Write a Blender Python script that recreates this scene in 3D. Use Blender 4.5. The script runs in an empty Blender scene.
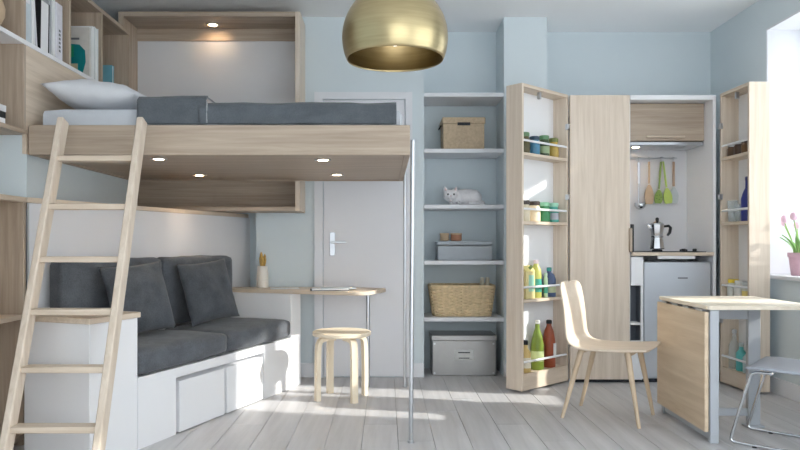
import bpy, bmesh, math, random
from mathutils import Vector, Matrix, noise
random.seed(7)
PI = math.pi
scene = bpy.context.scene
COL = scene.collection

# ------------------------------------------------------------------ camera, world, sun, exposure
FPX = 680.0; CX, CY = 386.0, 245.0; EYE = 0.98
cam_d = bpy.data.cameras.new('camera'); cam = bpy.data.objects.new('camera', cam_d)
COL.objects.link(cam); scene.camera = cam
cam.location = (0, 0, EYE); cam.rotation_euler = (PI/2, 0, 0)
cam_d.sensor_width = 36.0; cam_d.lens = 36.0*FPX/800.0
cam_d.shift_x = (400-CX)/800.0; cam_d.shift_y = (CY-225)/800.0
cam_d.clip_start = 0.05

world = bpy.data.worlds.new('world'); scene.world = world; world.use_nodes = True
bg = world.node_tree.nodes['Background']
bg.inputs['Color'].default_value = (0.95, 0.98, 1.0, 1); bg.inputs['Strength'].default_value = 2.5

SUN_DIR = Vector((-0.42, 0.08, -0.225)).normalized()
sun_d = bpy.data.lights.new('sun', 'SUN'); sun = bpy.data.objects.new('sun', sun_d); COL.objects.link(sun)
sun.location = (6, 2, 5); sun.rotation_euler = SUN_DIR.to_track_quat('-Z', 'Y').to_euler()
sun_d.energy = 4.2; sun_d.color = (1.0, 0.95, 0.87); sun_d.angle = math.radians(1.0)

vs = scene.view_settings
vs.view_transform = 'Standard'; vs.look = 'None'; vs.gamma = 1.0; vs.use_curve_mapping = False
vs.exposure = 0.66
scene.cycles.diffuse_bounces = 8
ROOM_Y0 = -1.6

# ------------------------------------------------------------------ materials
def srgb(r, g, b):
    def f(c):
        c /= 255.0
        return c/12.92 if c <= 0.04045 else ((c+0.055)/1.055)**2.4
    return (f(r), f(g), f(b), 1.0)
MATS = {}
def new_mat(name):
    m = bpy.data.materials.new(name); m.use_nodes = True
    nt = m.node_tree; b = nt.nodes['Principled BSDF']
    MATS[name] = m
    return m, nt, b
def N(nt, t, **kw):
    n = nt.nodes.new(t)
    for k, v in kw.items(): setattr(n, k, v)
    return n
def L(nt, a, b): nt.links.new(a, b)
def plain(name, col, rough=0.5, metal=0.0, var=0.04, scale=8.0, bump=0.0, bscale=200.0, spec=None, trans=0.0):
    m, nt, b = new_mat(name)
    b.inputs['Roughness'].default_value = rough; b.inputs['Metallic'].default_value = metal
    if spec is not None: b.inputs['Specular IOR Level'].default_value = spec
    if trans: b.inputs['Transmission Weight'].default_value = trans
    tc = N(nt, 'ShaderNodeTexCoord'); no = N(nt, 'ShaderNodeTexNoise')
    no.inputs['Scale'].default_value = scale; no.inputs['Detail'].default_value = 4
    L(nt, tc.outputs['Object'], no.inputs['Vector'])
    r = N(nt, 'ShaderNodeValToRGB')
    r.color_ramp.elements[0].position = 0.3; r.color_ramp.elements[1].position = 0.7
    r.color_ramp.elements[0].color = tuple(c*(1-var) for c in col[:3])+(1,)
    r.color_ramp.elements[1].color = tuple(min(1, c*(1+var)) for c in col[:3])+(1,)
    L(nt, no.outputs['Fac'], r.inputs['Fac']); L(nt, r.outputs['Color'], b.inputs['Base Color'])
    if bump:
        n2 = N(nt, 'ShaderNodeTexNoise'); n2.inputs['Scale'].default_value = bscale; n2.inputs['Detail'].default_value = 3
        L(nt, tc.outputs['Object'], n2.inputs['Vector'])
        bp = N(nt, 'ShaderNodeBump'); bp.inputs['Strength'].default_value = bump; bp.inputs['Distance'].default_value = 0.004
        L(nt, n2.outputs['Fac'], bp.inputs['Height']); L(nt, bp.outputs['Normal'], b.inputs['Normal'])
    return m
def wood(name, c1, c2, axis='x', scale=1.0, rough=0.5, rnd=0.0, cross=38.0):
    m, nt, b = new_mat(name)
    b.inputs['Roughness'].default_value = rough
    tc = N(nt, 'ShaderNodeTexCoord'); mp = N(nt, 'ShaderNodeMapping')
    s = {'x': (1.6, cross, cross), 'y': (cross, 1.6, cross), 'z': (cross, cross, 1.6)}[axis]
    mp.inputs['Scale'].default_value = tuple(k*scale for k in s)
    L(nt, tc.outputs['Object'], mp.inputs['Vector'])
    no = N(nt, 'ShaderNodeTexNoise'); no.inputs['Scale'].default_value = 1.0; no.inputs['Detail'].default_value = 6
    no.inputs['Roughness'].default_value = 0.62; no.inputs['Distortion'].default_value = 0.5
    L(nt, mp.outputs['Vector'], no.inputs['Vector'])
    r = N(nt, 'ShaderNodeValToRGB')
    r.color_ramp.elements[0].position = 0.30; r.color_ramp.elements[1].position = 0.70
    r.color_ramp.elements[0].color = c1; r.color_ramp.elements[1].color = c2
    L(nt, no.outputs['Fac'], r.inputs['Fac'])
    out = r.outputs['Color']
    if rnd:
        oi = N(nt, 'ShaderNodeObjectInfo')
        L(nt, oi.outputs['Location'], mp.inputs['Location'])
        mr = N(nt, 'ShaderNodeMapRange'); mr.inputs['To Min'].default_value = 1-rnd; mr.inputs['To Max'].default_value = 1+rnd
        L(nt, oi.outputs['Random'], mr.inputs['Value'])
        mx = N(nt, 'ShaderNodeMix', data_type='RGBA', blend_type='MULTIPLY'); mx.inputs['Factor'].default_value = 1.0
        L(nt, out, mx.inputs[6]); L(nt, mr.outputs['Result'], mx.inputs[7]); out = mx.outputs[2]
    L(nt, out, b.inputs['Base Color'])
    bp = N(nt, 'ShaderNodeBump'); bp.inputs['Strength'].default_value = 0.08; bp.inputs['Distance'].default_value = 0.002
    L(nt, no.outputs['Fac'], bp.inputs['Height']); L(nt, bp.outputs['Normal'], b.inputs['Normal'])
    return m
def fabric(name, col, var=0.16, weave=700.0, bump=0.35):
    m, nt, b = new_mat(name)
    b.inputs['Roughness'].default_value = 0.95; b.inputs['Specular IOR Level'].default_value = 0.15
    b.inputs['Sheen Weight'].default_value = 0.15
    tc = N(nt, 'ShaderNodeTexCoord')
    n1 = N(nt, 'ShaderNodeTexNoise'); n1.inputs['Scale'].default_value = 14; n1.inputs['Detail'].default_value = 6
    n2 = N(nt, 'ShaderNodeTexNoise'); n2.inputs['Scale'].default_value = weave*0.25; n2.inputs['Detail'].default_value = 2
    for n in (n1, n2): L(nt, tc.outputs['Object'], n.inputs['Vector'])
    ad = N(nt, 'ShaderNodeMath', operation='ADD'); L(nt, n1.outputs['Fac'], ad.inputs[0]); L(nt, n2.outputs['Fac'], ad.inputs[1])
    r = N(nt, 'ShaderNodeValToRGB')
    r.color_ramp.elements[0].position = 0.35; r.color_ramp.elements[1].position = 0.65
    ml = N(nt, 'ShaderNodeMath', operation='MULTIPLY'); ml.inputs[1].default_value = 0.5
    L(nt, ad.outputs[0], ml.inputs[0]); L(nt, ml.outputs[0], r.inputs['Fac'])
    r.color_ramp.elements[0].color = tuple(c*(1-var) for c in col[:3])+(1,)
    r.color_ramp.elements[1].color = tuple(min(1, c*(1+var)) for c in col[:3])+(1,)
    L(nt, r.outputs['Color'], b.inputs['Base Color'])
    bp = N(nt, 'ShaderNodeBump'); bp.inputs['Strength'].default_value = bump; bp.inputs['Distance'].default_value = 0.003
    L(nt, n2.outputs['Fac'], bp.inputs['Height']); L(nt, bp.outputs['Normal'], b.inputs['Normal'])
    return m
def emit(name, col, strength):
    m, nt, b = new_mat(name)
    b.inputs['Base Color'].default_value = col
    b.inputs['Emission Color'].default_value = col; b.inputs['Emission Strength'].default_value = strength
    return m
def clear(name, tint, opac=0.25, rough=0.05):
    m, nt, b = new_mat(name)
    out = [n for n in nt.nodes if n.type == 'OUTPUT_MATERIAL'][0]
    tr = N(nt, 'ShaderNodeBsdfTransparent'); tr.inputs['Color'].default_value = tint
    b.inputs['Base Color'].default_value = tint; b.inputs['Roughness'].default_value = rough
    mx = N(nt, 'ShaderNodeMixShader'); mx.inputs['Fac'].default_value = opac
    L(nt, tr.outputs[0], mx.inputs[1]); L(nt, b.outputs[0], mx.inputs[2]); L(nt, mx.outputs[0], out.inputs['Surface'])
    return m

WALL = plain('wall_paint', srgb(209, 218, 222), 0.9, var=0.02, scale=1.5, bump=0.05, bscale=120)
CEIL = plain('ceiling_paint', srgb(240, 241, 242), 0.9, var=0.015, scale=1.2)
WHITE = plain('white_lacquer', srgb(232, 232, 234), 0.45, var=0.01, scale=2)
TRIM = plain('white_trim', srgb(224, 225, 229), 0.5, var=0.01, scale=2)
DOORW = plain('door_paint', srgb(222, 222, 226), 0.45, var=0.012, scale=3)
PANELW = plain('panel_white', srgb(216, 215, 217), 0.6, var=0.02, scale=3)
FLOORB = plain('floor_groove', srgb(120, 117, 116), 0.9)
PLANK = wood('grey_plank', srgb(182, 180, 181), srgb(208, 206, 207), 'y', 0.55, 0.42, rnd=0.05, cross=26)
OAKX = wood('oak_x', srgb(158, 140, 122), srgb(188, 171, 153), 'x')
OAKY = wood('oak_y', srgb(158, 140, 122), srgb(188, 171, 153), 'y')
OAKZ = wood('oak_z', srgb(158, 140, 122), srgb(188, 171, 153), 'z')
PALEX = wood('pale_oak_x', srgb(198, 180, 159), srgb(222, 206, 188), 'x')
PALEY = wood('pale_oak_y', srgb(198, 180, 159), srgb(222, 206, 188), 'y')
PALEZ = wood('pale_oak_z', srgb(202, 185, 166), srgb(224, 210, 194), 'z')
TABLEY = wood('table_oak_y', srgb(204, 180, 150), srgb(228, 208, 182), 'y', cross=20)
TOPSUNY = wood('table_top_sunlit', srgb(224, 211, 190), srgb(238, 228, 210), 'y', cross=20)  # table oak made paler: sunlight on the top is put into the colour
DOORZ = wood('cabinet_door_oak', srgb(204, 187, 168), srgb(226, 211, 195), 'z', cross=30)
BIRCHZ = wood('birch_z', srgb(224, 208, 182), srgb(240, 226, 204), 'z', cross=22)
BIRCHX = wood('birch_x', srgb(224, 208, 182), srgb(240, 226, 204), 'x', cross=22)
CHAIRW = wood('chair_ply', srgb(214, 196, 175), srgb(228, 211, 192), 'x', cross=16)
CHAIRL = wood('chair_leg_wood', srgb(194, 170, 142), srgb(214, 193, 166), 'z', cross=16)
SOFA = fabric('charcoal_fabric', srgb(90, 93, 98), var=.26)
SOFAP = fabric('charcoal_pillow_fabric', srgb(80, 83, 88), var=.26)
BLANKET = fabric('blanket_fabric', srgb(92, 97, 102), bump=0.5)
BLANKHEM = fabric('blanket_hem', srgb(150, 152, 155))
LINEN = fabric('bed_linen', srgb(214, 216, 220), var=0.03, bump=0.1)
LINENG = fabric('mattress_cover', srgb(196, 200, 206), var=0.03, bump=0.1)
STEEL = plain('brushed_steel', srgb(196, 198, 202), 0.28, metal=1.0, var=0.03)
STEELG = plain('grey_metal_paint', srgb(178, 182, 188), 0.45, metal=0.0, var=0.02)
CHROME = plain('chrome', srgb(215, 217, 220), 0.12, metal=1.0, var=0.01)
FRIDGE = plain('fridge_silver', srgb(198, 202, 209), 0.35, metal=0.45, var=0.015)
BLACK = plain('black_plastic', srgb(28, 28, 30), 0.4)
DARK = plain('dark_gap', srgb(40, 43, 50), 0.8)
GREYTXT = plain('grey_print', srgb(110, 112, 118), 0.6)
KRAFT = plain('kraft_weave', srgb(188, 168, 142), 0.85, var=0.12, scale=60, bump=0.3, bscale=150)
WICKER = plain('wicker', srgb(214, 192, 156), 0.8, var=0.14, scale=40)
GREYBOX = plain('grey_card', srgb(168, 174, 180), 0.8, var=0.04, scale=20)
ALU = plain('pressed_metal', srgb(156, 154, 152), 0.35, metal=0.85, var=0.06, scale=6)
TERRA = plain('terracotta', srgb(166, 118, 92), 0.8)
SAND = plain('sand_clay', srgb(190, 166, 138), 0.8)
CREAM = plain('cream_ceramic', srgb(228, 221, 210), 0.5)
GOLDP = plain('dried_golden_stem', srgb(196, 158, 86), 0.8, var=0.15, scale=60)
PAPER = plain('paper_white', srgb(232, 232, 232), 0.7)
CATM = plain('white_fur', srgb(226, 224, 226), 0.95, var=0.05, scale=40, bump=0.5, bscale=160)
EYE_M = plain('cat_eye_dark', srgb(70, 72, 74), 0.2)
NOSE_M = plain('cat_nose_pink', srgb(206, 160, 158), 0.5)
PINKEAR = plain('cat_inner_ear', srgb(222, 196, 194), 0.8)
CLEAR = clear('clear_glass', (0.93, 0.96, 0.97, 1), 0.22)
PANE = clear('window_glass', (0.97, 0.99, 1.0, 1), 0.05, 0.02)
LAMP_ON = emit('downlight_glow', (1.0, 0.93, 0.82, 1), 5.0)
BULB = emit('bulb_glow', (1.0, 0.96, 0.9, 1), 2.0)
def brass():
    m, nt, b = new_mat('brushed_brass')
    b.inputs['Metallic'].default_value = 1.0; b.inputs['Roughness'].default_value = 0.3
    tc = N(nt, 'ShaderNodeTexCoord'); mp = N(nt, 'ShaderNodeMapping'); mp.inputs['Scale'].default_value = (6, 6, 90)
    no = N(nt, 'ShaderNodeTexNoise'); no.inputs['Scale'].default_value = 1.0; no.inputs['Detail'].default_value = 5
    L(nt, tc.outputs['Object'], mp.inputs['Vector']); L(nt, mp.outputs['Vector'], no.inputs['Vector'])
    r = N(nt, 'ShaderNodeValToRGB'); r.color_ramp.elements[0].color = srgb(158, 142, 104); r.color_ramp.elements[1].color = srgb(196, 180, 142)
    L(nt, no.outputs['Fac'], r.inputs['Fac']); L(nt, r.outputs['Color'], b.inputs['Base Color'])
    r2 = N(nt, 'ShaderNodeMapRange'); r2.inputs['To Min'].default_value = 0.22; r2.inputs['To Max'].default_value = 0.42
    L(nt, no.outputs['Fac'], r2.inputs['Value']); L(nt, r2.outputs['Result'], b.inputs['Roughness'])
    return m
BRASS = brass()
def colm(r, g, b, rough=0.35, trans=0.0):
    k = 'tint_%d_%d_%d' % (r, g, b)
    return MATS.get(k) or plain(k, srgb(r, g, b), rough, var=0.06, scale=30, trans=trans)

# ------------------------------------------------------------------ mesh building
class MB:
    def __init__(s): s.bm = bmesh.new()
    def box(s, x0, x1, y0, y1, z0, z1, b=0.0, M=None, seg=1):
        r = bmesh.ops.create_cube(s.bm, size=1.0); vv = r['verts']
        for v in vv:
            v.co = Vector((x0+(v.co.x+.5)*(x1-x0), y0+(v.co.y+.5)*(y1-y0), z0+(v.co.z+.5)*(z1-z0)))
        if b:
            ed = list({e for v in vv for e in v.link_edges})
            rr = bmesh.ops.bevel(s.bm, geom=ed, offset=b, segments=seg, affect='EDGES', profile=0.5)
            vv = list({v for f in rr['faces'] for v in f.verts} | {v for v in vv if v.is_valid})
        if M is not None:
            for v in vv: v.co = M @ v.co
        return s
    def ring(s, c, u, w, r, n):
        return [s.bm.verts.new(c+u*(r*math.cos(2*PI*i/n))+w*(r*math.sin(2*PI*i/n))) for i in range(n)]
    def bridge(s, a, b):
        n = len(a)
        for i in range(n):
            s.bm.faces.new((a[i], a[(i+1) % n], b[(i+1) % n], b[i]))
    def tube(s, pts, r, n=10, radii=None, cap=True):
        pts = [Vector(p) for p in pts]; prev = None; u = None
        for i, p in enumerate(pts):
            t = (pts[min(i+1, len(pts)-1)]-pts[max(i-1, 0)]).normalized()
            if u is None:
                u = t.orthogonal().normalized()
            else:
                u = (u-t*u.dot(t)).normalized()
            w = t.cross(u)
            rg = s.ring(p, u, w, radii[i] if radii else r, n)
            if prev: s.bridge(prev, rg)
            elif cap: s.bm.faces.new(list(reversed(rg)))
            prev = rg
        if cap: s.bm.faces.new(prev)
        return s
    def cyl(s, p0, p1, r0, r1=None, n=16):
        return s.tube([p0, p1], r0, n, [r0, r0 if r1 is None else r1])
    def lathe(s, prof, c=(0, 0), z=0.0, n=24, cap0=True, cap1=True, sx=1.0, sy=1.0):
        prev = None
        for i, (r, h) in enumerate(prof):
            rg = [s.bm.verts.new((c[0]+sx*r*math.cos(2*PI*k/n), c[1]+sy*r*math.sin(2*PI*k/n), z+h)) for k in range(n)]
            if prev: s.bridge(prev, rg)
            elif cap0: s.bm.faces.new(list(reversed(rg)))
            prev = rg
        if cap1: s.bm.faces.new(prev)
        return s
    def prism(s, poly, z0, z1, b=0.0, M=None):
        a = [s.bm.verts.new((x, y, z0)) for x, y in poly]; c = [s.bm.verts.new((x, y, z1)) for x, y in poly]
        s.bm.faces.new(list(reversed(a))); s.bm.faces.new(c); s.bridge(a, c)
        vv = a+c
        if b:
            ed = list({e for v in c for e in v.link_edges if e.other_vert(v) in c} | {e for v in a for e in v.link_edges if e.other_vert(v) in a})
            bmesh.ops.bevel(s.bm, geom=ed, offset=b, segments=2, affect='EDGES')
        elif M is not None:
            for v in vv: v.co = M @ v.co
        return s
    def grid(s, fn, nu, nv, closed_u=False):
        g = [[s.bm.verts.new(fn(i/(nu), j/(nv))) for j in range(nv+1)] for i in range(nu+(0 if closed_u else 1))]
        for i in range(nu):
            for j in range(nv):
                a, b = g[i], g[(i+1) % len(g)]
                s.bm.faces.new((a[j], b[j], b[j+1], a[j+1]))
        return s
    def sphere(s, c, rx, ry=None, rz=None, M=None, sub=3):
        r = bmesh.ops.create_icosphere(s.bm, subdivisions=sub, radius=1.0)
        ry = rx if ry is None else ry; rz = rx if rz is None else rz
        for v in r['verts']:
            p = Vector((v.co.x*rx, v.co.y*ry, v.co.z*rz))
            if M is not None: p = M @ p
            v.co = p+Vector(c)
        return s
    def rbox(s, x0, x1, y0, y1, z0, z1, r, cuts=12, bulge=(0, 0, 0), wr=0.0, seed=0.0):
        rr = bmesh.ops.create_cube(s.bm, size=2.0)
        ed = list({e for v in rr['verts'] for e in v.link_edges})
        bmesh.ops.subdivide_edges(s.bm, edges=ed, cuts=cuts, use_grid_fill=True)
        h = Vector(((x1-x0)/2, (y1-y0)/2, (z1-z0)/2)); c = Vector(((x0+x1)/2, (y0+y1)/2, (z0+z1)/2))
        for v in s.bm.verts:
            u = v.co.copy()
            p = Vector((u.x*h.x, u.y*h.y, u.z*h.z))
            q = Vector([max(-(h[k]-r), min(h[k]-r, p[k])) for k in range(3)])
            d = p-q
            if d.length > 1e-6: p = q+d.normalized()*r
            for k in range(3):
                o = [m for m in range(3) if m != k]
                p[k] += bulge[k]*u[k]*(1-u[o[0]]**2)*(1-u[o[1]]**2)
            if wr:
                p += Vector((0, 0, 1))*wr*noise.noise(Vector((p.x*7+seed, p.y*7, p.z*9)))
                p += Vector((0, 1, 0))*wr*0.8*noise.noise(Vector((p.x*11+seed, p.y*5, p.z*5+3)))
            v.co = p+c
        return s
    def build(s, name, mat, parent=None, loc=None, kind=None, label=None, ang=38):
        bmesh.ops.recalc_face_normals(s.bm, faces=s.bm.faces[:])
        me = bpy.data.meshes.new(name); s.bm.to_mesh(me); s.bm.free()
        me.polygons.foreach_set('use_smooth', [True]*len(me.polygons))
        me.set_sharp_from_angle(angle=math.radians(ang))
        me.materials.append(mat)
        o = bpy.data.objects.new(name, me); COL.objects.link(o)
        if parent is not None: o.parent = parent
        if loc is not None: o.location = loc
        if kind: o['kind'] = kind
        if label: o['label'] = label
        return o
def tag(o, label, cat, group=None):
    o['label'] = label; o['category'] = cat
    if group: o['group'] = group
    return o
def thing(name, label, cat, loc=(0, 0, 0), rz=0.0, group=None):
    o = bpy.data.objects.new(name, None); COL.objects.link(o)
    o.empty_display_size = 0.1; o.location = loc; o.rotation_euler = (0, 0, rz)
    return tag(o, label, cat, group)
def copy_thing(root, loc, rz, label, group=None):
    r = root.copy(); COL.objects.link(r); r.location = loc; r.rotation_euler = (0, 0, rz); r['label'] = label
    if group: r['group'] = group
    for ch in list(root.children):
        c = ch.copy(); COL.objects.link(c); c.parent = r
        for g in list(ch.children):
            d = g.copy(); COL.objects.link(d); d.parent = c
    return r
def boxpart(name, mat, parent, *a, b=0.0, label=None):
    return MB().box(*a, b=b).build(name, mat, parent, label=label)
def spot(name, loc, energy, parent=None, size=2.4, blend=0.8, col=(1, 0.9, 0.78)):
    d = bpy.data.lights.new(name, 'SPOT'); d.energy = energy; d.spot_size = size; d.spot_blend = blend
    d.color = col; d.shadow_soft_size = 0.03
    o = bpy.data.objects.new(name, d); COL.objects.link(o); o.location = loc
    if parent: o.parent = parent
    return o
def frame_loc(o, x, y, z):
    c, s = math.cos(o[2]), math.sin(o[2])
    return (o[0]+c*x-s*y, o[1]+s*x+c*y, z)

# ------------------------------------------------------------------ the setting
YM, YR, HC = 5.05, 5.405, 2.673
XL, XR = -2.10, 2.58
floor = MB().box(XL, XR, ROOM_Y0, YR, -0.10, -0.014).build('floor', FLOORB, kind='structure')
PW, PL = 0.18, 1.25
plank_me = None
col_i = 0; x = XL
while x < XR-0.02:
    w = min(PW, XR-x)
    y = ROOM_Y0-(0.0, 0.62, 0.31, 0.93)[col_i % 4]
    while y < YR:
        y0 = max(y, ROOM_Y0); y1 = min(y+PL, YR)
        if y1-y0 > 0.05:
            full = abs((y1-y0)-PL) < 1e-6 and abs(w-PW) < 1e-6
            if full and plank_me:
                o = bpy.data.objects.new('plank', plank_me); COL.objects.link(o); o.parent = floor
            else:
                o = MB().box(-w/2+.001, w/2-.001, -(y1-y0)/2+.001, (y1-y0)/2-.001, -0.014, 0.0, b=0.0012).build('plank', PLANK, floor)
                if full: plank_me = o.data
            o.location = (x+w/2, (y0+y1)/2, 0)
        y += PL
    x += PW; col_i += 1

MB().box(XL-.2, XR+.35, ROOM_Y0, YR+.2, HC, HC+.15).build('ceiling', CEIL, kind='structure')
MB().box(XL-.2, XL, ROOM_Y0, YR+.2, -0.1, HC).build('wall_left', WALL, kind='structure')
MB().box(XL, -1.777, 3.362, 4.745, 1.217, 1.429).box(XL, -1.797, 3.362, 4.745, 1.429, 1.524).build('wall_left', WALL, kind='structure')
MB().box(XL, -0.965, 5.25, YR+.2, -0.1, HC).build('wall_back', WALL, kind='structure')
MB().box(-0.965, 0.282, YM, YR+.2, -0.1, HC).build('wall_back', WALL, kind='structure')
MB().box(0.282, 0.876, YR, YR+.2, -0.1, HC).build('wall_back', WALL, kind='structure')
MB().box(0.876, 1.196, YM, YR+.2, -0.1, HC).build('wall_back', WALL, kind='structure')
MB().box(1.196, XR+.35, YR, YR+.2, -0.1, HC).build('wall_back', WALL, kind='structure')
WY0, WY1, WZ0, WZ1 = 3.25, 4.617, 0.755, 2.447
VY0, VY1 = -1.3, 2.05      # unseen window added in the same wall, nearer the camera, for more daylight
(MB().box(XR, XR+.35, ROOM_Y0, VY0, -0.1, HC).box(XR, XR+.35, VY1, WY0, -0.1, HC).box(XR, XR+.35, WY1, YR, -0.1, HC)
 .box(XR, XR+.35, WY0, WY1, -0.1, WZ0).box(XR, XR+.35, WY0, WY1, WZ1, HC)
 .box(XR, XR+.35, VY0, VY1, -0.1, .10).box(XR, XR+.35, VY0, VY1, WZ1, HC)).build('wall_right', WALL, kind='structure')
FWX0, FWX1, FWZ0, FWZ1 = -0.7, 2.4, 0.10, 2.5      # glazed opening added behind the camera to let in more daylight
(MB().box(XL-.2, FWX0, ROOM_Y0-.2, ROOM_Y0, -0.1, HC).box(FWX1, XR+.35, ROOM_Y0-.2, ROOM_Y0, -0.1, HC)
 .box(FWX0, FWX1, ROOM_Y0-.2, ROOM_Y0, -0.1, FWZ0).box(FWX0, FWX1, ROOM_Y0-.2, ROOM_Y0, FWZ1, HC)).build('wall_front', CEIL, kind='structure')
fwin = MB()
for a0, a1, z0, z1 in ((FWX0, FWX0+.07, FWZ0, FWZ1), (FWX1-.07, FWX1, FWZ0, FWZ1), (FWX0+.07, FWX1-.07, FWZ0, FWZ0+.08), (FWX0+.07, FWX1-.07, FWZ1-.07, FWZ1), (1.25, 1.35, FWZ0+.08, FWZ1-.07)):
    fwin.box(a0, a1, ROOM_Y0-.15, ROOM_Y0-.08, z0, z1)
fwin = fwin.build('added_window_3', TRIM, kind='structure')
for a0, a1 in ((FWX0+.07, 1.25), (1.35, FWX1-.07)): boxpart('pane', PANE, fwin, a0, a1, ROOM_Y0-.12, ROOM_Y0-.114, FWZ0+.08, FWZ1-.07)
# plastered white reveals, sills and windows
TRIM_N = [0]
def trim(*a, b=0.0):
    TRIM_N[0] += 1
    boxpart('trim_%d' % TRIM_N[0], TRIM, None, *a, b=b)['kind'] = 'structure'
XW = XR+.26
def make_window(name, y0_, y1_, WZ0):
    trim(XR+.002, XW, y1_-.012, y1_, WZ0+.026, WZ1); trim(XR+.002, XW, y0_, y0_+.012, WZ0+.026, WZ1)
    trim(XR+.002, XW, y0_+.012, y1_-.012, WZ1-.012, WZ1); trim(XR-.03, XW, y0_, y1_, WZ0, WZ0+.025, b=.004)
    win = MB()
    for a0, a1, z0, z1 in ((y0_, y0_+.07, WZ0, WZ1), (y1_-.07, y1_, WZ0, WZ1), (y0_+.07, y1_-.07, WZ0, WZ0+.08), (y0_+.07, y1_-.07, WZ1-.06, WZ1)):
        win.box(XW, XW+.07, a0, a1, z0, z1)
    window = win.build(name, TRIM, kind='structure')
    n = 3; pw = (y1_-y0_-.14-(n-1)*.15)/n
    for k in range(n):
        a0 = y0_+.07+k*(pw+.15); a1 = a0+pw
        boxpart('pane', PANE, window, XW+.03, XW+.036, a0, a1, WZ0+.08, WZ1-.06)
        if k < n-1: boxpart('mullion', TRIM, window, XW+.005, XW+.065, a1, a1+.15, WZ0+.08, WZ1-.06, b=.004)
make_window('window_1', WY0, WY1, WZ0); make_window('added_window_2', VY0, VY1, .10)

def baseboard(name, *a): 
    o = boxpart(name, TRIM, None, *a, b=.003); o['kind'] = 'structure'
baseboard('baseboard_back', 0.20, 0.282, YM-.015, YM, 0, 0.105)
baseboard('baseboard_back', -0.965, -0.53, YM-.015, YM, 0, 0.105)
baseboard('baseboard_back', 0.876, 1.19, YM-.015, YM, 0, 0.105)
baseboard('baseboard_back', 2.36, XR-.015, YR-.015, YR, 0, 0.105)
baseboard('baseboard_right', XR-.015, XR, ROOM_Y0, YR, 0, 0.105)
baseboard('baseboard_left', XL, XL+.015, ROOM_Y0, 2.38, 0, 0.105)

# door
door = MB().box(-0.53, -0.468, YM-.022, YM, 0, 2.06).box(0.145, 0.195, YM-.022, YM, 0, 2.06).box(-0.53, 0.195, YM-.022, YM, 2.06, 2.112).build('door_1', TRIM, kind='structure')
boxpart('door_leaf', DOORW, door, -0.462, 0.139, YM-.012, YM, 0.006, 2.054, b=.003)
h = MB().box(-0.418, -0.376, YM-.019, YM-.012, 0.90, 1.075, b=.003)
h.cyl((-.397, YM-.019, 1.0), (-.397, YM-.06, 1.0), .009)
h.box(-.405, -.29, YM-.068, YM-.053, 0.992, 1.008, b=.004)
h.build('door_handle', STEEL, door)

# ------------------------------------------------------------------ loft bed
BX0, BX1, BY0, BY1 = -1.766, 0.119, 3.36, 4.745
bed = thing('loft_bed', 'raised oak loft bed platform on thin steel poles with downlights underneath', 'bed', (BX0, BY0, 0))
bw, bd = BX1-BX0, BY1-BY0
boxpart('front_rail', OAKX, bed, 0, bw, 0, .03, 1.425, 1.573, b=.002)
boxpart('back_rail', OAKX, bed, 0, bw, bd-.03, bd, 1.425, 1.573, b=.002)
boxpart('end_rail', OAKY, bed, 0, .03, .03, bd-.03, 1.425, 1.573, b=.002)
boxpart('end_rail', OAKY, bed, bw-.03, bw, .03, bd-.03, 1.425, 1.573, b=.002)
boxpart('base_panel', OAKX, bed, .03, bw-.03, .03, bd-.03, 1.432, 1.462)
for px_, py_ in ((-1.19, 3.56), (-1.203, 4.386), (-.334, 3.60), (-.314, 4.36)):
    lx, ly = px_-BX0, py_-BY0
    d = MB().lathe([(.030, 0), (.044, 0), (.044, .008), (.030, .008)], (lx, ly), 1.427, 24, False, False).build('downlight', STEEL, bed)
    MB().lathe([(.001, 0), (.030, 0)], (lx, ly), 1.4295, 24, False, True).build('lamp_glass', LAMP_ON, d)
    spot('downlight_beam', (lx, ly, 1.418), 2.6, bed, size=1.5, blend=1.0)
MB().tube([(bw+.014, .012, 1.50), (bw+.004, .012, 0.012)], .0115, 12).cyl((bw+.004, .012, .012), (bw+.004, .012, 0), .017).build('pole', STEEL, bed)
MB().tube([(bw+.011, bd-.05, 1.50), (bw+.011, bd-.05, 0.012)], .0105, 12).cyl((bw+.011, bd-.05, .012), (bw+.011, bd-.05, 0), .016).build('pole', STEEL, bed)

tag(MB().rbox(BX0+.035, BX1-.035, BY0+.033, BY1-.035, 1.463, 1.672, .045, 14).build('mattress', LINENG), 'pale grey mattress lying in the oak loft bed', 'mattress')
# blanket: spread part and thicker turned-down part
bl = thing('blanket', 'charcoal blanket spread over the loft bed with turned-down edge', 'blanket', (0, 0, 1.6735))
def sheet(x0, x1, zt, seed, n=46):
    m = MB(); y0, y1 = BY0+.031, BY1-.04
    def top(u, v):
        xx = x0+(x1-x0)*u; yy = y0+(y1-y0)*v
        e = min(u, 1-u)*(x1-x0); f = min(v, 1-v)*(y1-y0)
        k = 1-max(0, 1-e/.07)**2; k2 = 1-max(0, 1-f/.05)**2
        z = .001+(zt-.001)*math.sqrt(max(0, k*k2))
        z += .020*noise.noise(Vector((xx*5+seed, yy*3, 1)))*k*k2+.011*noise.noise(Vector((xx*14+yy*8, yy*6+seed, 4)))*k*k2
        return Vector((xx, yy, max(.001, z)))
    m.grid(top, n, n)
    return m
m = sheet(-.93, .052, .013, 2.0, 64)
spread = m.build('spread', BLANKET, bl, ang=80)
m = sheet(-1.235, -.890, .046, 9.0, 36); m.build('turned_edge', BLANKET, bl, ang=80)
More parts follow.
